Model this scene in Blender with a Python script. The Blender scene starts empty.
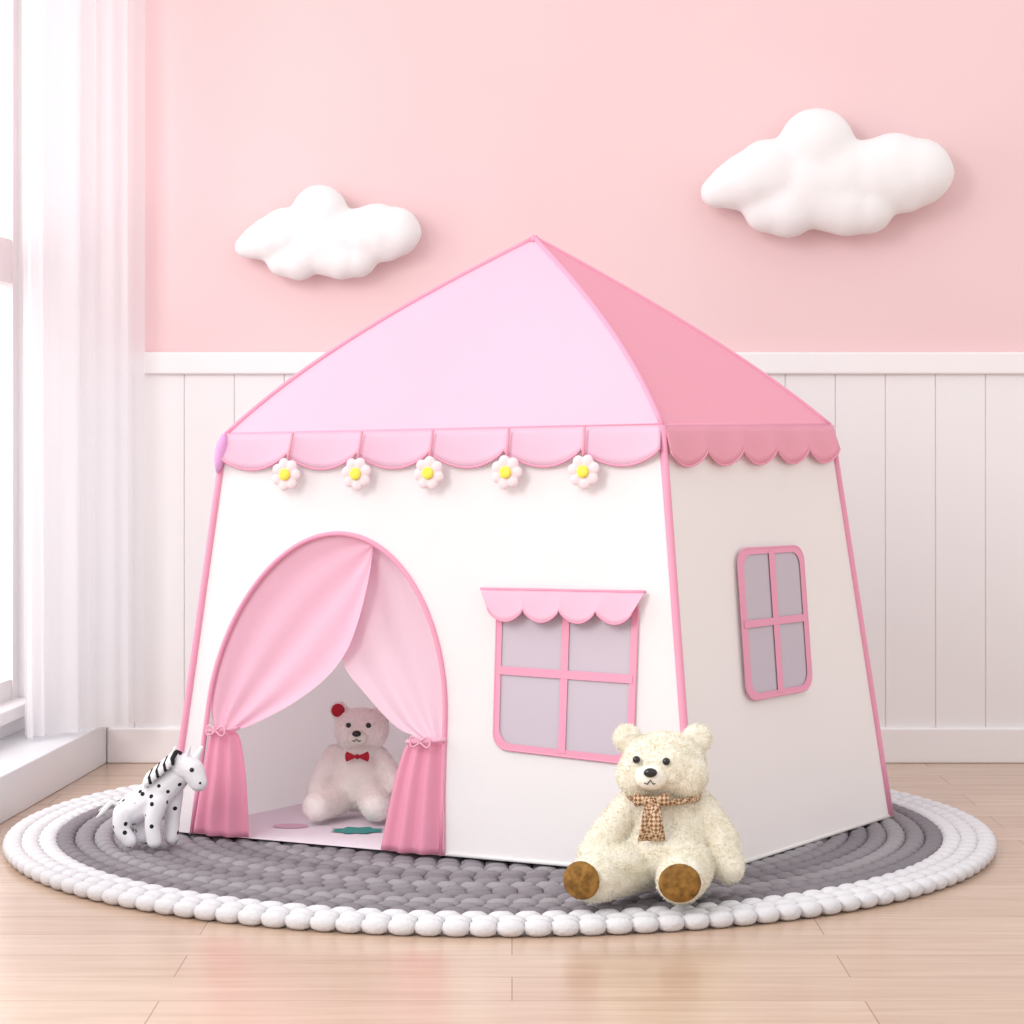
import bpy, bmesh, math, random
from mathutils import Vector, Matrix, noise
random.seed(3)
scene = bpy.context.scene
scene.view_settings.view_transform = 'Standard'
V = Vector
pi = math.pi

# ------------------------------------------------------------------ materials
def lin(c):
    return tuple(((x/255)/12.92 if x/255 <= 0.04045 else ((x/255+0.055)/1.055)**2.4) for x in c) + (1,)

def base_mat(name, rough=0.8, spec=0.3):
    m = bpy.data.materials.new(name); m.use_nodes = True
    nt = m.node_tree; b = nt.nodes['Principled BSDF']
    b.inputs['Roughness'].default_value = rough
    b.inputs['Specular IOR Level'].default_value = spec
    return m, nt, b

def add_bump(nt, b, scale, strength, dist=0.002, kind='noise', detail=3):
    tc = nt.nodes.new('ShaderNodeTexCoord')
    if kind == 'noise':
        t = nt.nodes.new('ShaderNodeTexNoise'); t.inputs['Detail'].default_value = detail; out = t.outputs[0]
    else:
        t = nt.nodes.new('ShaderNodeTexVoronoi'); out = t.outputs[0]
    t.inputs['Scale'].default_value = scale
    nt.links.new(tc.outputs['Object'], t.inputs['Vector'])
    bp = nt.nodes.new('ShaderNodeBump'); bp.inputs['Strength'].default_value = strength
    bp.inputs['Distance'].default_value = dist
    nt.links.new(out, bp.inputs['Height']); nt.links.new(bp.outputs[0], b.inputs['Normal'])
    return t, tc

def mat(name, col, rough=0.8, spec=0.3, bump=None, var=None, sheen=0.0):
    m, nt, b = base_mat(name, rough, spec)
    b.inputs['Base Color'].default_value = lin(col)
    if sheen:
        b.inputs['Sheen Weight'].default_value = sheen
    if bump: add_bump(nt, b, *bump)
    if var:
        tc = nt.nodes.new('ShaderNodeTexCoord'); t = nt.nodes.new('ShaderNodeTexNoise')
        t.inputs['Scale'].default_value = var[1]; nt.links.new(tc.outputs['Object'], t.inputs['Vector'])
        r = nt.nodes.new('ShaderNodeValToRGB')
        r.color_ramp.elements[0].position = .35; r.color_ramp.elements[1].position = .65
        r.color_ramp.elements[0].color = lin(col); r.color_ramp.elements[1].color = lin(var[0])
        nt.links.new(t.outputs[0], r.inputs[0]); nt.links.new(r.outputs[0], b.inputs['Base Color'])
    return m

def cloth(name, col, trans=0.35, rough=0.75, bump=(6, .25, .02), sheer=0.0):
    m, nt, b = base_mat(name, rough, .25)
    b.inputs['Base Color'].default_value = lin(col)
    t, tc = add_bump(nt, b, *bump)
    tr = nt.nodes.new('ShaderNodeBsdfTranslucent'); tr.inputs[0].default_value = lin(col)
    mx = nt.nodes.new('ShaderNodeMixShader'); mx.inputs[0].default_value = trans
    out = nt.nodes['Material Output']
    nt.links.new(b.outputs[0], mx.inputs[1]); nt.links.new(tr.outputs[0], mx.inputs[2])
    last = mx
    if sheer:
        tp_ = nt.nodes.new('ShaderNodeBsdfTransparent')
        m2 = nt.nodes.new('ShaderNodeMixShader'); m2.inputs[0].default_value = sheer
        nt.links.new(mx.outputs[0], m2.inputs[1]); nt.links.new(tp_.outputs[0], m2.inputs[2]); last = m2
    nt.links.new(last.outputs[0], out.inputs[0])
    return m

M = {}
M['white_cloth'] = cloth('white_canvas', (253, 252, 252), .25)
M['side_cloth'] = cloth('cream_canvas', (252, 248, 245), .2)
M['roof_pale'] = cloth('pale_pink_canvas', (243, 204, 224), .22)
M['roof_pink'] = cloth('pink_canvas', (244, 170, 188), .12)
M['trim'] = mat('pink_piping', (236, 160, 186), .6)
M['drape'] = cloth('satin_pink_drape', (252, 200, 220), .25, .35, (12, .2, .01))
M['drape_pale'] = cloth('satin_pale_drape', (254, 222, 236), .3, .35, (12, .2, .01))
M['awning'] = cloth('awning_cloth', (246, 198, 218), .2, .6, (12, .2, .01))
M['drape_deep'] = cloth('satin_deep_drape', (240, 160, 186), .1, .4, (12, .2, .01))
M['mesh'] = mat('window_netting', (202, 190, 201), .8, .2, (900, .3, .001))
M['matfloor'] = mat('tent_floor_cloth', (246, 236, 245), .8, .2, (15, .3, .01))
M['teal'] = mat('teal_print', (70, 160, 155), .8)
M['petal'] = mat('petal_felt', (238, 218, 222), .9, .2, (60, .2, .002))
M['yellow'] = mat('yellow_felt', (246, 236, 96), .9, .2)
M['cloud'] = mat('cloud_plush', (240, 236, 236), .95, .1, (9, .3, .01))
M['panel'] = mat('wainscot_paint', (238, 233, 234), .55, .3)
M['trimwhite'] = mat('trim_paint', (241, 236, 237), .5, .3)
M['wall'] = mat('pink_plaster', (237, 205, 206), .9, .1, (40, .05, .002), ((235, 201, 203), 1.2))
M['wallL'] = mat('white_plaster', (246, 243, 245), .9, .1, (40, .05, .002))
M['ledge'] = mat('ledge_paint', (226, 226, 230), .35, .4)
M['curtain'] = cloth('sheer_curtain', (250, 249, 251), .5, .9, (8, .1, .01), .22)
M['rug_w'] = mat('rug_white', (218, 216, 219), .95, .1, (120, .6, .004))
M['rug_g1'] = mat('rug_grey', (142, 136, 141), .95, .1, (120, .6, .004))
M['rug_g2'] = mat('rug_grey_light', (156, 151, 155), .95, .1, (120, .6, .004))
M['rug_g3'] = mat('rug_grey_dark', (132, 126, 131), .95, .1, (120, .6, .004))
M['fur_cream'] = mat('cream_fur', (242, 237, 223), .95, .1, (200, .5, .003), ((232, 225, 206), 40), .2)
M['fur_white'] = mat('white_fur', (255, 249, 245), .95, .1, (200, .5, .003), ((252, 243, 238), 40), .2)
M['black'] = mat('black_plastic', (28, 22, 24), .25, .6)
M['blackyarn'] = mat('black_yarn', (45, 42, 46), .9, .2, (200, .6, .003))
M['whiteyarn'] = mat('white_yarn', (240, 238, 240), .9, .2, (200, .6, .003))
M['horsewhite'] = mat('plush_white', (240, 239, 243), .9, .2, (120, .4, .003))
M['greyyarn'] = mat('grey_yarn', (95, 92, 98), .9, .2, (200, .6, .003))
M['lilac'] = mat('lilac_connector', (224, 165, 214), .6, .2)
M['sole'] = mat('brown_sole', (150, 110, 54), .8, .2, (120, .8, .004), ((108, 76, 34), 60))
M['red'] = mat('red_ribbon', (178, 30, 48), .6, .3)
M['muzzle'] = mat('muzzle_fur', (244, 239, 227), .95, .1, (160, .7, .003))

def wood():
    m, nt, b = base_mat('light_oak_planks', .22, .45)
    tc = nt.nodes.new('ShaderNodeTexCoord')
    br = nt.nodes.new('ShaderNodeTexBrick')
    br.inputs['Scale'].default_value = 1
    br.inputs['Brick Width'].default_value = 1.15
    br.inputs['Row Height'].default_value = .17
    br.inputs['Mortar Size'].default_value = .0014
    br.inputs['Mortar Smooth'].default_value = .3
    br.inputs['Color1'].default_value = lin((210, 183, 162))
    br.inputs['Color2'].default_value = lin((200, 171, 149))
    br.inputs['Mortar'].default_value = lin((160, 130, 108))
    nt.links.new(tc.outputs['Object'], br.inputs['Vector'])
    mp = nt.nodes.new('ShaderNodeMapping'); mp.inputs['Scale'].default_value = (1.2, 16, 1)
    nt.links.new(tc.outputs['Object'], mp.inputs[0])
    n = nt.nodes.new('ShaderNodeTexNoise'); n.inputs['Scale'].default_value = 2.2; n.inputs['Detail'].default_value = 6
    n.inputs['Distortion'].default_value = .6
    nt.links.new(mp.outputs[0], n.inputs['Vector'])
    r = nt.nodes.new('ShaderNodeValToRGB'); r.color_ramp.elements[0].position = .3; r.color_ramp.elements[1].position = .7
    r.color_ramp.elements[0].color = (.78, .74, .70, 1); r.color_ramp.elements[1].color = (1, 1, 1, 1)
    nt.links.new(n.outputs[0], r.inputs[0])
    mx = nt.nodes.new('ShaderNodeMixRGB'); mx.blend_type = 'MULTIPLY'; mx.inputs[0].default_value = .8
    nt.links.new(br.outputs[0], mx.inputs[1]); nt.links.new(r.outputs[0], mx.inputs[2])
    nt.links.new(mx.outputs[0], b.inputs['Base Color'])
    return m
M['wood'] = wood()

def plaid():
    m, nt, b = base_mat('brown_plaid', .85, .2)
    tc = nt.nodes.new('ShaderNodeTexCoord'); ck = nt.nodes.new('ShaderNodeTexChecker')
    mp = nt.nodes.new('ShaderNodeMapping'); mp.inputs['Rotation'].default_value = (0, math.radians(45), 0)
    ck.inputs['Scale'].default_value = 170
    ck.inputs['Color1'].default_value = lin((138, 98, 70)); ck.inputs['Color2'].default_value = lin((214, 188, 158))
    nt.links.new(tc.outputs['Object'], mp.inputs[0]); nt.links.new(mp.outputs[0], ck.inputs[0])
    nt.links.new(ck.outputs[0], b.inputs['Base Color'])
    return m
M['plaid'] = plaid()

def spotted():
    m, nt, b = base_mat('spotted_plush', .9, .2)
    tc = nt.nodes.new('ShaderNodeTexCoord'); vo = nt.nodes.new('ShaderNodeTexVoronoi')
    vo.inputs['Scale'].default_value = 46; vo.inputs['Randomness'].default_value = .9
    nt.links.new(tc.outputs['Object'], vo.inputs['Vector'])
    r = nt.nodes.new('ShaderNodeValToRGB'); r.color_ramp.interpolation = 'CONSTANT'
    r.color_ramp.elements[0].color = lin((44, 41, 46)); r.color_ramp.elements[1].color = lin((240, 239, 243))
    r.color_ramp.elements[1].position = .22
    nt.links.new(vo.outputs['Distance'], r.inputs[0]); nt.links.new(r.outputs[0], b.inputs['Base Color'])
    return m
M['spots'] = spotted()

# ------------------------------------------------------------------ helpers
def link(o, parent=None):
    scene.collection.objects.link(o)
    if parent: o.parent = parent
    return o

def empty(name, loc=(0, 0, 0)):
    e = bpy.data.objects.new(name, None); e.location = loc; e.empty_display_size = .1
    return link(e)

def mk(name, verts, faces, mats, parent=None, smooth=True, loc=None):
    me = bpy.data.meshes.new(name); me.from_pydata([tuple(v) for v in verts], [], faces)
    if not isinstance(mats, (list, tuple)): mats = [mats]
    for m in mats: me.materials.append(m)
    bm = bmesh.new(); bm.from_mesh(me); bmesh.ops.recalc_face_normals(bm, faces=bm.faces); bm.to_mesh(me); bm.free()
    if smooth: me.shade_smooth()
    o = bpy.data.objects.new(name, me)
    if loc: o.location = loc
    return link(o, parent)

def grid(name, fn, nu, nv, m, parent=None, solid=0.0, smooth=True):
    vs = [fn(i/nu, j/nv) for j in range(nv+1) for i in range(nu+1)]
    fs = [(j*(nu+1)+i, j*(nu+1)+i+1, (j+1)*(nu+1)+i+1, (j+1)*(nu+1)+i) for j in range(nv) for i in range(nu)]
    o = mk(name, vs, fs, m, parent, smooth)
    if solid:
        s = o.modifiers.new('thick', 'SOLIDIFY'); s.thickness = solid; s.offset = 0
    return o

def catmull(pts, n):
    pts = [V(p) for p in pts]; P = [2*pts[0]-pts[1]] + pts + [2*pts[-1]-pts[-2]]
    out = []; m = len(pts)-1
    for k in range(n+1):
        t = k/n*m; i = min(int(t), m-1); f = t-i
        a, b, c, d = P[i], P[i+1], P[i+2], P[i+3]
        out.append(.5*((2*b)+(c-a)*f+(2*a-5*b+4*c-d)*f*f+(3*b-a-3*c+d)*f**3))
    return out

def tube_data(pts, r, seg=10, closed=False, flat=1.0):
    pts = [V(p) for p in pts]; n = len(pts); vs = []; fs = []
    up = None
    for i, p in enumerate(pts):
        if closed: t = (pts[(i+1) % n]-pts[i-1])
        else: t = pts[min(i+1, n-1)]-pts[max(i-1, 0)]
        t.normalize()
        if up is None:
            up = V((0, 0, 1)) if abs(t.z) < .9 else V((1, 0, 0))
        up = (up - t*up.dot(t)).normalized(); s = t.cross(up)
        rr = r[i] if isinstance(r, (list, tuple)) else r
        for k in range(seg):
            a = 2*pi*k/seg; vs.append(p+(up*math.cos(a)+s*math.sin(a)*flat)*rr)
    m = n if closed else n-1
    for i in range(m):
        for k in range(seg):
            a = i*seg+k; b = i*seg+(k+1) % seg; c = ((i+1) % n)*seg+(k+1) % seg; d = ((i+1) % n)*seg+k
            fs.append((a, b, c, d))
    if not closed:
        fs.append(tuple(range(seg))[::-1]); fs.append(tuple(range((n-1)*seg, n*seg)))
    return vs, fs

def tube(name, pts, r, m, parent=None, seg=10, closed=False):
    vs, fs = tube_data(pts, r, seg, closed)
    return mk(name, vs, fs, m, parent)

def prism(name, poly, z0, z1, m, parent=None, bevel=0):
    n = len(poly)
    vs = [(x, y, z0) for x, y in poly]+[(x, y, z1) for x, y in poly]
    fs = [tuple(range(n))[::-1], tuple(range(n, 2*n))]+[(i, (i+1) % n, n+(i+1) % n, n+i) for i in range(n)]
    o = mk(name, vs, fs, m, parent, smooth=False)
    if bevel:
        b = o.modifiers.new('bev', 'BEVEL'); b.width = bevel; b.segments = 3
    return o

def box(name, x0, x1, y0, y1, z0, z1, m, parent=None, bevel=0):
    return prism(name, [(x0, y0), (x1, y0), (x1, y1), (x0, y1)], z0, z1, m, parent, bevel)

def ball(bm, c, r, rot=None, sub=3):
    if isinstance(r, (int, float)): r = (r, r, r)
    mt = Matrix.Translation(V(c))
    if rot: mt = mt @ rot.to_4x4()
    mt = mt @ Matrix.Diagonal((r[0], r[1], r[2], 1))
    bmesh.ops.create_icosphere(bm, subdivisions=sub, radius=1, matrix=mt)

def chain(bm, pts, rs, n=7, sub=2):
    cp = catmull(pts, n*(len(pts)-1)); m = len(rs)-1
    for k, p in enumerate(cp):
        t = k/(len(cp)-1)*m; i = min(int(t), m-1); f = t-i
        ball(bm, p, rs[i]*(1-f)+rs[i+1]*f, sub=sub)

def bm_obj(name, bm, m, parent=None, remesh=0, smooth_it=0, disp=None, hair=None):
    me = bpy.data.meshes.new(name); bm.to_mesh(me); bm.free(); me.materials.append(m); me.shade_smooth()
    o = link(bpy.data.objects.new(name, me), parent)
    if remesh:
        r = o.modifiers.new('fuse', 'REMESH'); r.mode = 'VOXEL'; r.voxel_size = remesh; r.use_smooth_shade = True
    if smooth_it:
        s = o.modifiers.new('soft', 'SMOOTH'); s.factor = .5; s.iterations = smooth_it
    if disp:
        tx = bpy.data.textures.new(name+'_fluff', 'CLOUDS'); tx.noise_scale = disp[1]; tx.noise_depth = 1
        d = o.modifiers.new('fluff', 'DISPLACE'); d.texture = tx; d.strength = disp[0]; d.mid_level = .5
    if hair:
        bpy.context.view_layer.update()
        dg = bpy.context.evaluated_depsgraph_get()
        me2 = bpy.data.meshes.new_from_object(o.evaluated_get(dg))
        o.modifiers.clear(); o.data = me2; me2.shade_smooth()
        n, length, wid = hair
        rnd = random.Random(7)
        polys = me2.polygons; P = len(polys)
        vs = []; fs = []
        areas = [p.area for p in polys]
        idx = rnd.choices(range(P), weights=areas, k=n)
        for i in idx:
            p = polys[i]; vv = [me2.vertices[q].co for q in p.vertices]
            w_ = [rnd.random() for _ in vv]; sw = sum(w_)
            c = sum((v*(x/sw) for v, x in zip(vv, w_)), V((0, 0, 0)))
            nn = p.normal
            r1 = V((rnd.uniform(-1, 1), rnd.uniform(-1, 1), rnd.uniform(-1, .5)))
            d = (nn*1.0+r1*.75).normalized()*length*rnd.uniform(.6, 1.2)
            sd = d.cross(V((rnd.uniform(-1, 1), rnd.uniform(-1, 1), rnd.uniform(-1, 1)))).normalized()*wid
            bend = V((rnd.uniform(-1, 1), rnd.uniform(-1, 1), rnd.uniform(-1, 1)))*length*.35
            b = len(vs); base = c-nn*.001
            vs += [base-sd, base+sd, base+d*.55+bend*.5+sd*.8, base+d*.55+bend*.5-sd*.8, base+d+bend]
            fs += [(b, b+1, b+2, b+3), (b+3, b+2, b+4)]
        hm = bpy.data.meshes.new(name+'_fur'); hm.from_pydata([tuple(v) for v in vs], [], fs); hm.materials.append(m)
        link(bpy.data.objects.new(name+'_fur', hm), parent)
    return o

# ------------------------------------------------------------------ room
FZ = -.03
WY = 6.72
box('floor', -2.2, 3.4, -.6, 6.95, FZ-.05, FZ, M['wood'])
wb = box('wall_back', -1.7, 3.4, WY, WY+.12, FZ, 2.75, M['wall'])
wains = empty('trim_1')
gw = .14
bm = bmesh.new()
x0 = (835-512)/2400*WY - 17*gw
k = 0
while x0+k*gw < 3.3:
    a = x0+k*gw+.001; b = a+gw-.002
    mt = Matrix.Translation(((a+b)/2, WY-.007, (.06+1.06)/2)) @ Matrix.Diagonal((b-a, .006, 1.0, 1))
    bmesh.ops.create_cube(bm, size=1, matrix=mt)
    k += 1
o = bm_obj('beadboard_planks', bm, M['panel'], wains)
o.data.shade_flat()
bv = o.modifiers.new('bev', 'BEVEL'); bv.width = .0024; bv.segments = 2
box('backing_board', -1.34, 3.3, WY-.006, WY, .06, 1.06, M['panel'], wains)
box('trim_2', -1.34, 3.3, WY-.026, WY, 1.056, 1.118, M['trimwhite'], None, .006)
box('baseboard_back', -1.13, 3.3, WY-.026, WY, FZ, .068, M['trimwhite'], None, .005)

def lx(y): return -1.13-.0714*(WY-y)
def slab(name, ya, yb, d0, d1, z0, z1, m, parent=None, bevel=0):
    return prism(name, [(lx(ya)-d0, ya), (lx(yb)-d0, yb), (lx(yb)-d1, yb), (lx(ya)-d1, ya)], z0, z1, m, parent, bevel)
slab('trim_3', 3.6, WY-.002, 0, .2, FZ, .082, M['ledge'], None, .004)
wl = empty('wall_left')
slab('under_window', 3.6, WY, .2, .34, FZ, .13, M['wallL'], wl)
slab('over_window', 3.6, WY, .2, .34, 2.35, 2.75, M['wallL'], wl)
slab('far_jamb', 6.60, WY, .2, .34, .13, 2.35, M['wallL'], wl)
slab('near_jamb', 3.6, 4.2, .2, .34, .13, 2.35, M['wallL'], wl)
win = empty('window_1')
slab('sill', 4.2, 6.6, .16, .32, .13, .165, M['trimwhite'], win, .004)
for ya, yb in ((4.2, 4.26), (5.1, 5.16), (6.0, 6.05), (6.55, 6.6)):
    slab('stile', ya, yb, .22, .27, .165, 2.33, M['trimwhite'], win)
for za, zb in ((.165, .22), (1.30, 1.42), (2.28, 2.34)):
    slab('rail', 4.2, 6.6, .225, .265, za, zb, M['trimwhite'], win)

# window curtain : soft sheer, two layers
cur = empty('window_curtain')
def mkcurt(nm, A, B, nf, am, seed):
    dvec = B-A; nrm = V((dvec.y, -dvec.x)).normalized()
    def curt(s, t):
        w = am*math.sin(s*2*pi*nf+1.6*math.sin(s*5+seed)+.5*math.sin(t*2+s*3))*(.6+.4*math.sin(s*13+seed*2))
        w += am*.7*math.sin(s*2*pi*nf*.37+seed)
        w *= .85+.3*(1-t)
        p = A+dvec*(s+.008*math.sin(3*t+9*s+seed))+nrm*w
        return V((p.x, p.y, .092+t*2.45))
    grid(nm, curt, 200, 16, M['curtain'], cur)
mkcurt('pleated_panel', V((-1.285, 6.30)), V((-1.045, 6.60)), 7, .018, .4)
mkcurt('sheer_panel', V((-1.30, 6.36)), V((-1.025, 6.66)), 5, .012, 2.1)
tube('curtain_rod', [(-1.36, 6.26, 2.55), (-1.33, 5.2, 2.55), (-1.40, 4.2, 2.55)], .012, M['trimwhite'], cur)
tube('curtain_rod_return', [(-1.36, 6.26, 2.55), (-1.00, 6.64, 2.55)], .012, M['trimwhite'], cur)

# ------------------------------------------------------------------ wall clouds
def cloud(name, cx, cz, sc):
    L_ = [(720,191,16),(735,185,23),(752,180,30),(772,173,35),(790,160,22),(818,146,38),(812,184,42),(842,178,40),(790,208,28),(768,210,21),(846,206,29),(868,206,26),
          (872,176,38),(892,172,40),(917,171,34),(933,172,20),(905,192,20),(828,202,28)]
    bm = bmesh.new()
    for px, pz, r in L_:
        rr = r/362*sc
        ball(bm, ((px-828)/362*sc, 0, (172-pz)/362*sc), (rr, min(rr*.95, .08*sc), rr))
    o = bm_obj(name, bm, M['cloud'], None, .008*sc, 34, (.004*sc, .08*sc))
    o.location = (cx, WY-.069*sc-.004, cz)
    return o
cloud('cloud_wall_decoration', .872, 1.612, 1.035)
cloud('cloud_wall_decoration.001', -.512, 1.448, .765)

# ------------------------------------------------------------------ rug
RC = V((-.027, 5.5)); RR = 1.118
def rug():
    vs = []; fs = []; mi = []
    NS, NR = 10, 6
    r = RR-.024; k = 0
    while r > .03:
        n = max(6, int(2*pi*r/.05)); ph = random.random()
        tw = pi*r/n*1.08
        for i in range(n):
            a = (i+ph)/n*2*pi; c = V((RC.x+r*math.cos(a), RC.y+r*math.sin(a))); er = V((math.cos(a), math.sin(a))); et = V((-er.y, er.x))
            sk = (.25 if k % 2 else -.25) if k > 0 else 0
            b0 = len(vs)
            for j in range(NR+1):
                ph2 = pi*j/NR
                for q in range(NS):
                    th = 2*pi*q/NS
                    lx_, ly_, lz_ = math.sin(ph2)*math.cos(th), math.sin(ph2)*math.sin(th), math.cos(ph2)
                    f = lambda v: math.copysign(abs(v)**.8, v)
                    p = c+er*(f(lx_)*.0225)+et*(f(ly_)*tw+lx_*sk*.02)
                    vs.append((p.x, p.y, -.0145+f(lz_)*.0155))
            for j in range(NR):
                for q in range(NS):
                    fs.append((b0+j*NS+q, b0+j*NS+(q+1) % NS, b0+(j+1)*NS+(q+1) % NS, b0+(j+1)*NS+q))
                    mi.append(0 if k < 3 else (1, 2, 1, 3)[k % 4])
        r -= .038 if k < 3 else .042; k += 1
    nb = len(vs)
    N = 96
    for z in (-.03, -.02):
        for i in range(N):
            a = 2*pi*i/N; vs.append((RC.x+(RR-.03)*math.cos(a), RC.y+(RR-.03)*math.sin(a), z))
    fs.append(tuple(nb+N+i for i in range(N))); mi.append(3)
    fs.append(tuple(nb+N-1-i for i in range(N))); mi.append(3)
    for i in range(N):
        fs.append((nb+i, nb+(i+1) % N, nb+N+(i+1) % N, nb+N+i)); mi.append(0)
    me = bpy.data.meshes.new('round_braided_rug'); me.from_pydata(vs, [], fs)
    for m in ('rug_w', 'rug_g1', 'rug_g2', 'rug_g3'): me.materials.append(M[m])
    me.polygons.foreach_set('material_index', mi); me.shade_smooth()
    link(bpy.data.objects.new('round_braided_rug', me))
rug()

# ------------------------------------------------------------------ tent
TC = V((0.0575, 5.47, 0))
tp = empty('play_tent', TC)
def T(o):
    o.matrix_parent_inverse = Matrix.Translation(-TC)
    return o
F = V((.366, 4.80, .004)); L = V((-.764, 5.36, .004)); Rr = V((.879, 5.58, .004)); Bk = L+Rr-F; Bk.z = .004
Fe = V((.308, 4.926, .91)); Le = V((-.642, 5.376, .89)); Re = V((.737, 5.561, .911)); Be = V((-.20, 6.03, .895))
AP = V((.0515, 5.47, 1.338))
nF = V((-.444, -.896, 0)).normalized(); nS = V((.836, -.549, 0)).normalized()
def front(u, z, off=0):
    v = z/.905
    return L.lerp(Le, v).lerp(F.lerp(Fe, v), u)+nF*off
def side(u, z, off=0):
    v = z/.91
    return F.lerp(Fe, v).lerp(Rr.lerp(Re, v), u)+nS*off
UL, UR = .048, .545; UC, UH = (UL+UR)/2, (UR-UL)/2
def archz(u):
    q = max(0, 1-((u-UC)/UH)**2)
    return .29+.39*math.sqrt(q)
us = [UC-UH*math.cos(pi*i/48) for i in range(49)]
vs = []; fs = []
def strip(ulist, zb):
    b0 = len(vs); NZ = 10
    for u in ulist:
        z0 = zb(u)
        for j in range(NZ+1): vs.append(front(u, z0+(.905-z0)*j/NZ))
    for i in range(len(ulist)-1):
        for j in range(NZ):
            fs.append((b0+i*(NZ+1)+j, b0+(i+1)*(NZ+1)+j, b0+(i+1)*(NZ+1)+j+1, b0+i*(NZ+1)+j+1))
strip([0, .024, UL], lambda u: 0)
strip(us, archz)
strip([UR+(1-UR)*i/14 for i in range(15)], lambda u: 0)
T(mk('front_wall', vs, fs, M['white_cloth'], tp))
T(grid('right_wall', lambda s, t: side(s, t*.91)+nS*(-.006*math.sin(pi*s)*math.sin(pi*t)), 16, 16, M['side_cloth'], tp))
T(grid('back_wall', lambda s, t: Rr.lerp(Re, t).lerp(Bk.lerp(Be, t), s), 4, 4, M['white_cloth'], tp))
T(grid('left_wall', lambda s, t: Bk.lerp(Be, t).lerp(L.lerp(Le, t), s), 4, 4, M['white_cloth'], tp))
T(mk('floor_sheet', [F, Rr, Bk, L], [(0, 1, 2, 3)], M['matfloor'], tp))
sp = []
for i in range(16):
    a = 2*pi*i/16; rr = .050 if i % 2 else .036
    sp.append((-.345+rr*1.3*math.cos(a), 5.36+rr*math.sin(a), .0065))
T(mk('floor_print', sp, [tuple(range(16))], M['teal'], tp))
sp = [(-.50+.04*math.cos(2*pi*i/20), 5.42+.03*math.sin(2*pi*i/20), .0065) for i in range(20)]
T(mk('floor_print_dot', sp, [tuple(range(20))], M['roof_pale'], tp))
C0 = V((.0575, 5.47, 0))
def ridge(c, t, bo, bz):
    d = V((c.x-C0.x, c.y-C0.y, 0)).normalized()
    q = 4*t*(1-t)*(1+.25*(1-2*t))
    return c.lerp(AP, t)+d*bo*q+V((0, 0, bz))*q
RG = {'F': (Fe, .035, .018), 'L': (Le, .026, .018), 'R': (Re, .024, .008), 'B': (Be, .03, .02)}
def rpt(k, t): return ridge(RG[k][0], t, RG[k][1], RG[k][2])
for a, b, m, nm in (('L', 'F', 'roof_pale', 'roof_front'), ('F', 'R', 'roof_pink', 'roof_right'), ('R', 'B', 'roof_pale', 'roof_back'), ('B', 'L', 'roof_pink', 'roof_left')):
    def fn(s, t, a=a, b=b):
        p = rpt(a, t).lerp(rpt(b, t), s)
        q = (C0-p); q.z = 0
        if q.length > 0: q.normalize()
        return p+q*.018*math.sin(pi*s)*(1-t)*math.sin(pi*min(1, t*1.3))
    T(grid(nm, fn, 24, 24, M[m], tp))
for k in 'FLRB':
    T(tube('ridge_piping', [rpt(k, i/24) for i in range(25)], .0055, M['trim'], tp))
for a, b, nm in ((L, Le, 'pole'), (F, Fe, 'pole'), (Rr, Re, 'pole'), (Bk, Be, 'pole')):
    T(tube(nm, [a.lerp(b, i/6) for i in range(7)], .0085, M['trim'], tp))
for a, b in ((Le, Fe), (Fe, Re), (Re, Be), (Be, Le)):
    T(tube('eave_piping', [a, b], .0038, M['trim'], tp))
T(tube('apex_cap', [AP+V((0, 0, -.01)), AP+V((0, 0, .006))], [.014, .006], M['trim'], tp))
T(tube('hem_front', [front(UR, .004, .002), front(1, .004, .002)], .004, M['white_cloth'], tp))
T(tube('hem_side', [F, Rr], .004, M['side_cloth'], tp))
T(tube('corner_connector', [Le+V((-.002, -.010, .000)), Le+V((-.004, -.012, -.016)), Le+V((-.008, -.012, -.035)), Le+V((-.012, -.012, -.06)), Le+V((-.016, -.012, -.085))], [.005, .012, .014, .012, .004], M['lilac'], tp, 14))

def valance(nm, fn, top, n, m, e=.012, h0=.046, h1=.036):
    def lobe(s): return h0+h1*abs(math.sin(pi*s*n))**.75
    def g(s, t):
        z = top-lobe(s)*(1-t)
        return fn(s, z, e*(1-t)**.7*(1+.3*math.cos(2*pi*s*n))+.003)
    T(grid(nm, g, n*18, 5, M[m], tp, .0015))
    T(tube(nm+'_edge', [g(i/(n*18), 0) for i in range(n*18+1)], .0022, M['trim'], tp, 6))
valance('valance_front', front, .905, 6, 'roof_pale')
valance('valance_side', side, .91, 5, 'roof_pink', .010, .054, .032)
valance('valance_back', lambda s, z, off=0: Rr.lerp(Re, z/.9).lerp(Bk.lerp(Be, z/.9), s)-nF*off, .9, 6, 'roof_pale')
valance('valance_left', lambda s, z, off=0: Bk.lerp(Be, z/.9).lerp(L.lerp(Le, z/.9), s)-nS*off, .9, 5, 'roof_pink')

ap = [front(UL, z, .003) for z in (.0, .1, .2, .28)]+[front(u, archz(u), .003) for u in us]+[front(UR, z, .003) for z in (.28, .2, .1, .0)]
T(tube('door_piping', ap, .0055, M['trim'], tp))

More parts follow.
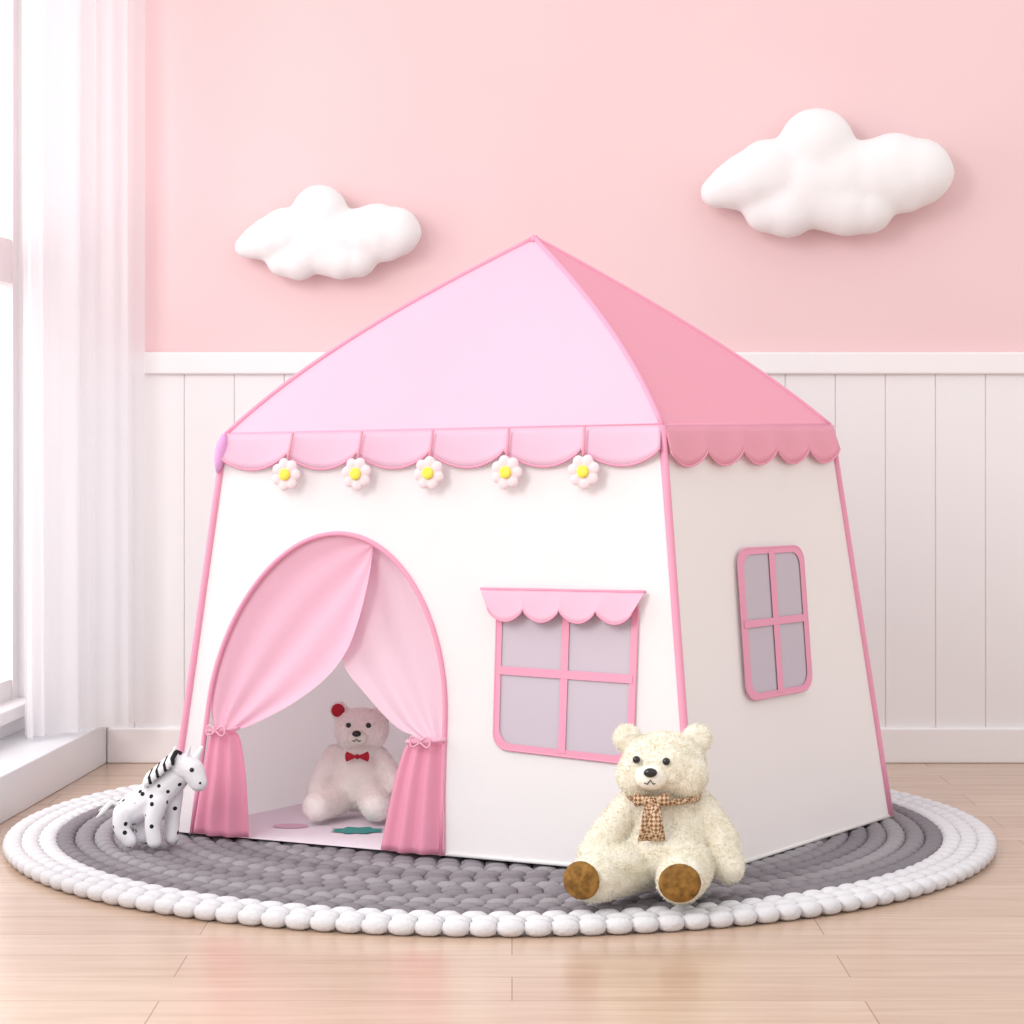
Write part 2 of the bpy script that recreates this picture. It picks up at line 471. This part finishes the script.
def drape(nm, outer, inner, off, m, nf, amp, N=40, Mx=60):
    oc = catmull([(a, b, 0) for a, b in outer], N); ic = catmull([(a, b, 0) for a, b in inner], N)
    def g(s, t):
        j = min(N, int(round(t*N)))
        p = oc[j].lerp(ic[j], s)
        f = amp*math.sin(s*pi*nf+t*1.5)*(.25+.75*(1-t)**1.5)*min(1, t*6+.35)
        bul = -.02*math.sin(pi*s)*math.sin(pi*t)
        return front(p.x, p.y, off+f+bul)
    return T(grid(nm, g, Mx, N, M[m], tp))
drape('drape_left_upper', [(.062,.238),(.05,.30),(.060,.42),(.10,.54),(.17,.63),(.26,.672),(.33,.674),(.372,.655)],
      [(.112,.238),(.145,.252),(.222,.30),(.29,.36),(.330,.42),(.352,.49),(.368,.58),(.374,.652)], -.006, 'drape', 6, .006)
drape('drape_right_upper', [(.541,.24),(.542,.32),(.525,.45),(.475,.555),(.415,.63),(.33,.672)],
      [(.480,.24),(.43,.265),(.360,.337),(.318,.39),(.30,.47),(.305,.58),(.318,.668)], -.026, 'drape_pale', 6, .006)
def tail(nm, tieA, tieB, botA, botB, off):
    def g(s, t):
        k = (1-t)**.5
        a = tieA+(botA-tieA)*k; b = tieB+(botB-tieB)*k
        z = .238*t+.003
        f = .007*math.sin(s*pi*6+.5)*(.4+.6*k)
        bul = .022*math.sin(pi*s)*(.3+.7*k)
        return front(a+(b-a)*s, z, off+f+bul)
    T(grid(nm, g, 60, 16, M['drape_deep'], tp, .0015))
tail('drape_left_tail', .064, .108, .053, .168, .004)
tail('drape_right_tail', .484, .541, .432, .553, .004)
def tie(u0, u1, z):
    um = (u0+u1)/2; ur = (u1-u0)/2*1.2
    pts = [front(um+ur*math.cos(a), z+.004*math.cos(a), .006+.022*math.sin(a)) for a in [2*pi*i/24 for i in range(24)]]
    T(tube('tieback', pts, .0045, M['drape'], tp, 8, True))
    for s in (-1, 1):
        c = front(um, z, .03)
        pts = [c+(front(um+s*.020*math.sin(a), z+.014*math.sin(2*a)*.8, .034)-front(um, z, .03)) for a in [pi*i/12 for i in range(13)]]
        T(tube('tieback_bow', pts, .0022, M['drape'], tp, 6))
tie(.062, .112, .238); tie(.480, .541, .24)

def rrect(r, n=6, asp=1.0):
    pts = []
    for cx, cy, a0 in ((1-r, 1-r*asp, 0), (r, 1-r*asp, 90), (r, r*asp, 180), (1-r, r*asp, 270)):
        for i in range(n+1):
            a = math.radians(a0+90*i/n); pts.append((cx+r*math.cos(a), cy+r*asp*math.sin(a)))
    return pts
def tentwin(nm, fn, bl, br, tr, tl, r, asp, bar, barv):
    def q(a, b, off):
        u = (bl[0]*(1-a)+br[0]*a)*(1-b)+(tl[0]*(1-a)+tr[0]*a)*b
        z = (bl[1]*(1-a)+br[1]*a)*(1-b)+(tl[1]*(1-a)+tr[1]*a)*b
        return fn(u, z, off)
    pts = rrect(r, 6, asp)
    vs = [q(.5, .5, .004)]+[q(a, b, .004) for a, b in pts]; n = len(pts)
    T(mk(nm+'_net', vs, [(0, 1+i, 1+(i+1) % n) for i in range(n)], M['mesh'], tp, False))
    inn = [(.5+(a-.5)*(1-bar*2), .5+(b-.5)*(1-barv*2)) for a, b in pts]
    vs = [q(a, b, .006) for a, b in pts]+[q(a, b, .0065) for a, b in inn]
    T(mk(nm+'_frame', vs, [(i, (i+1) % n, n+(i+1) % n, n+i) for i in range(n)], M['trim'], tp, False))
    T(tube(nm+'_frame_piping', [q(a, b, .005) for a, b in pts], .0022, M['trim'], tp, 6, True))
    hb = bar*.62
    T(mk(nm+'_mullion', [q(.5-hb, 0.02, .0070), q(.5+hb, .02, .0070), q(.5+hb, .98, .0070), q(.5-hb, .98, .0070)], [(0, 1, 2, 3)], M['trim'], tp, False))
    hb = barv*.62
    T(mk(nm+'_transom', [q(.02, .5-hb, .0075), q(.98, .5-hb, .0075), q(.98, .5+hb, .0075), q(.02, .5+hb, .0075)], [(0, 1, 2, 3)], M['trim'], tp, False))
tentwin('front_window', front, (.642, .232), (.903, .216), (.932, .56), (.648, .56), .10, 1.0, .042, .042)
tentwin('side_window', side, (.304, .325), (.654, .323), (.704, .640), (.331, .645), .13, .8, .072, .040)
def awn(s, t):
    lob = .040+.026*abs(math.sin(pi*s*4))**.7
    ins = .022*(1-t)
    u = .616+ins+(.9495-.616-2*ins)*s
    return front(u, .566-lob*(1-t), .012+.018*(1-t)**.8)
T(grid('window_awning', awn, 72, 6, M['awning'], tp, .0015))
T(tube('window_awning_edge', [awn(i/72, 0) for i in range(73)], .0018, M['trim'], tp, 6))
T(tube('window_awning_top', [awn(i/10, 1) for i in range(11)], .003, M['trim'], tp, 6))

gar = empty('flower_garland')
for k in range(5):
    u = [.178, .343, .507, .678, .843][k]
    tube('ribbon', [front(u, .905, .02), front(u, .87, .026), front(u, .845, .03)], .0032, M['roof_pink'], gar, 6)
    c = front(u, .812, .03)
    bm = bmesh.new()
    ax = V((-nF.y, nF.x, 0)).normalized()
    rot = Matrix((ax, -nF, V((0, 0, 1)))).transposed()
    for i in range(7):
        a = 2*pi*i/7+.3*k
        ball(bm, c+ax*(.024*math.cos(a))+V((0, 0, .024*math.sin(a))), (.0135, .007, .0135), rot, 2)
    ball(bm, c, (.018, .006, .018), rot, 2)
    bm_obj('petals', bm, M['petal'], gar, .002, 2)
    bm = bmesh.new(); ball(bm, c+nF*.007, (.0135, .007, .0135), rot, 2); bm_obj('flower_centre', bm, M['yellow'], gar)

# ------------------------------------------------------------------ bears
def bear(name, loc, P):
    root = empty(name, loc); s = P['s']
    def S(p): return V(p)*s
    bm = bmesh.new()
    for c, r in P['body']: ball(bm, S(c), tuple(x*s for x in r))
    ball(bm, S(P['head'][0]), tuple(x*s for x in P['head'][1]))
    for c, r in P['cheeks']: ball(bm, S(c), r*s)
    for c, r in P['ears']: ball(bm, S(c), (r*s, r*s*.6, r*s))
    for pts, rs in P['limbs']: chain(bm, [S(p) for p in pts], [r*s for r in rs])
    bm_obj('body', bm, P['fur'], root, .004*s, 4, (.004*s, .006*s), P['hair'])
    bm = bmesh.new(); c, r = P['muzzle']; ball(bm, S(c), tuple(x*s for x in r)); bm_obj('muzzle', bm, M['muzzle'], root, .003*s, 2, (.003*s, .006*s))
    bm = bmesh.new()
    c, r = P['nose']; ball(bm, S(c), tuple(x*s for x in r))
    for c, r in P['eyes']: ball(bm, S(c), r*s)
    bm_obj('eyes_and_nose', bm, M['black'], root)
    tube('mouth', [S(p) for p in P['mouth']], .0012*s, M['black'], root, 6)
    for k, (c, r) in enumerate(P.get('inner', [])):
        bm = bmesh.new(); ball(bm, S(c), tuple(x*s for x in r)); bm_obj('inner_ear', bm, P['innermat'], root)
    for c, r, d in P.get('soles', []):
        bm = bmesh.new(); rot = V((0, -1, 0)).rotation_difference(V(d).normalized()).to_matrix()
        ball(bm, S(c), tuple(x*s for x in r), rot); bm_obj('foot_sole', bm, M['sole'], root)
    return root

b1 = bear('teddy_bear', (.293, 4.655, .010), dict(s=1, fur=M['fur_cream'], hair=(42000, .0055, .0006),
    body=[((0, 0, .100), (.092, .080, .098)), ((0, -.005, .155), (.072, .062, .056)), ((0, -.02, .08), (.088, .080, .075))],
    head=((0, -.02, .243), (.083, .076, .064)), cheeks=[((-.050, -.042, .228), .043), ((.040, -.045, .228), .044)],
    ears=[((-.070, -.01, .294), .028), ((.065, -.005, .291), .030)],
    limbs=[([(-.066, -.02, .158), (-.108, -.045, .115), (-.140, -.06, .075)], [.036, .034, .030]),
           ([(.070, -.01, .158), (.108, -.02, .10), (.124, -.035, .048)], [.036, .036, .032]),
           ([(-.05, -.03, .055), (-.10, -.10, .050), (-.140, -.150, .050)], [.053, .048, .047]),
           ([(.048, -.03, .055), (.035, -.11, .050), (.022, -.165, .050)], [.053, .048, .047])],
    muzzle=((-.028, -.084, .229), (.032, .027, .025)), nose=((-.031, -.111, .241), (.013, .008, .009)),
    eyes=[((-.056, -.084, .262), .0074), ((.000, -.0935, .260), .0074)],
    mouth=[(-.042, -.106, .221), (-.037, -.110, .219), (-.031, -.111, .227), (-.025, -.110, .219), (-.019, -.105, .221)],
    soles=[((-.164, -.185, .051), (.039, .013, .036), (-.5, -.8, .05)), ((.018, -.206, .050), (.040, .013, .036), (-.1, -1, .05))]))
ring = [V((.070*math.cos(a)-.002, -.012+.068*math.sin(a), .186+.006*math.sin(a))) for a in [2*pi*i/32 for i in range(32)]]
tube('scarf_band', ring, .0065, M['plaid'], b1, 8, True)
def tailf(s, t):
    w = .014+.012*(1-t)
    return V((-.028+(s-.5)*2*w, -.099-.014*math.sin(pi*t)-.003*math.cos(s*pi*3), .185-.074*(1-t)))
grid('scarf_tail', tailf, 12, 10, M['plaid'], b1, .004)
bm = bmesh.new(); ball(bm, (-.028, -.098, .186), (.010, .009, .009))
for sgn in (-1, 1):
    for k in range(6):
        t = k/5; ball(bm, (-.028+sgn*(.006+.022*t), -.096+.004*t, .187), (.007, .006, .005+.009*t), None, 2)
bm_obj('scarf_knot', bm, M['plaid'], b1)

b2 = bear('teddy_bear.001', (-.362, 5.56, .012), dict(s=1.05, fur=M['fur_white'], hair=(22000, .004, .0006),
    body=[((0, 0, .078), (.066, .060, .074)), ((.005, -.005, .122), (.052, .045, .045))],
    head=((.014, -.015, .188), (.061, .054, .047)), cheeks=[((-.012, -.03, .176), .030), ((.040, -.03, .176), .030)],
    ears=[((-.036, -.005, .227), .021), ((.062, -.005, .225), .020)],
    limbs=[([(-.045, -.01, .13), (-.070, -.03, .09), (-.082, -.045, .055)], [.025, .024, .022]),
           ([(.052, -.01, .125), (.078, -.03, .09), (.090, -.05, .07)], [.025, .024, .021]),
           ([(-.04, -.03, .038), (-.06, -.08, .034), (-.076, -.12, .034)], [.038, .034, .032]),
           ([(.04, -.03, .038), (.048, -.08, .034), (.052, -.13, .034)], [.038, .034, .032])],
    muzzle=((.008, -.064, .176), (.023, .018, .018)), nose=((.007, -.082, .186), (.010, .006, .007)),
    eyes=[((-.012, -.063, .202), .0058), ((.032, -.065, .202), .0058)],
    mouth=[(-.002, -.080, .171), (.002, -.082, .169), (.007, -.083, .174), (.012, -.082, .169), (.016, -.080, .171)],
    inner=[((-.038, -.016, .229), (.015, .008, .015)), ((.064, -.014, .225), (.010, .005, .010))], innermat=M['red']))
bm = bmesh.new(); ball(bm, (.008, -.072, .141), (.006, .006, .006))
for sgn in (-1, 1):
    for k in range(6):
        t = k/5; ball(bm, (.008+sgn*(.005+.018*t), -.071, .141), (.005, .005, .003+.009*t), None, 2)
bm_obj('bow_tie', bm, M['red'], b2)

# ------------------------------------------------------------------ plush horse
h = empty('plush_horse', (-.772, 5.17, .002))
bm = bmesh.new()
chain(bm, [(-.050, .002, .078), (-.020, .0, .098), (.015, 0, .122), (.034, 0, .138)], [.033, .036, .037, .034])
chain(bm, [(.034, 0, .138), (.052, -.006, .155), (.066, -.010, .170)], [.034, .029, .028])
for a in ([(-.062, -.018, .075), (-.066, -.024, .045), (-.048, -.024, .018)],
          [(-.045, .018, .08), (-.030, .024, .045), (-.022, .02, .018)],
          [(.012, -.022, .10), (.002, -.030, .055), (.006, -.032, .018)],
          [(.040, .012, .115), (.038, .016, .06), (.036, .014, .018)],
          ):
    chain(bm, a, [.024, .0175, .017])
bm_obj('body', bm, M['spots'], h, .0035, 5)
bm = bmesh.new()
chain(bm, [(.064, -.012, .174), (.084, -.018, .168), (.100, -.026, .142)], [.030, .028, .020])
bm_obj('head', bm, M['horsewhite'], h, .003, 4)
bm = bmesh.new()
chain(bm, [(.050, -.022, .196), (.050, -.028, .216)], [.010, .004])
chain(bm, [(.090, .004, .190), (.104, .002, .214)], [.010, .004])
chain(bm, [(.074, -.022, .196), (.080, -.028, .212), (.084, -.032, .224)], [.006, .004, .0015])
bm_obj('ears_and_horn', bm, M['horsewhite'], h, .002, 2)
bm = bmesh.new(); ball(bm, (.088, -.044, .172), .005); ball(bm, (.106, -.044, .144), .0028)
bm_obj('eye_and_nostril', bm, M['black'], h)
for k in range(12):
    t = k/11
    base = V((.060, -.014, .203)).lerp(V((.000, -.006, .152)), t)
    tube('mane_strand', [base, base+V((-.008, -.014, .006)), base+V((-.014, -.026, -.008)), base+V((-.012, -.032, -.020))], [.005, .006, .005, .003], M['blackyarn' if k % 3 == 0 else 'whiteyarn'], h, 6)
for k in range(9):
    a = (k-4)/4
    tube('tail_strand', [(-.074, a*.004, .090), (-.090, a*.010, .098), (-.104, a*.014-.004, .086+.004*a), (-.112+.006*a, a*.016-.006, .066+.006*(k % 3))], [.005, .006, .006, .003], M['blackyarn' if k % 3 == 1 else 'whiteyarn'], h, 6)

# ------------------------------------------------------------------ light
w = bpy.data.worlds.new('World'); scene.world = w; w.use_nodes = True
bg = w.node_tree.nodes['Background']; bg.inputs[0].default_value = (1, .99, .99, 1); bg.inputs[1].default_value = 1.06
def area(name, loc, tgt, size, e, col=(1, 1, 1)):
    l = bpy.data.lights.new(name, 'AREA'); l.shape = 'SQUARE'; l.size = size; l.energy = e; l.color = col
    o = bpy.data.objects.new(name, l); o.location = loc
    o.rotation_euler = (V(tgt)-V(loc)).to_track_quat('-Z', 'Y').to_euler(); link(o)
area('softbox_key', (-2.6, 2.2, 2.8), (0, 5.8, .8), 2.0, 115, (1, .99, .985))
area('window_daylight', (-2.2, 5.5, 1.7), (0, 6.0, .9), 1.8, 30, (1, 1, 1))

# ------------------------------------------------------------------ camera
cam = bpy.data.cameras.new('camera'); co = bpy.data.objects.new('camera', cam); link(co)
co.location = (0, 0, .9); co.rotation_euler = (pi/2, 0, 0)
cam.sensor_width = 36; cam.lens = 2400/1024*36; cam.shift_y = -82/1024; cam.clip_end = 100
scene.camera = co
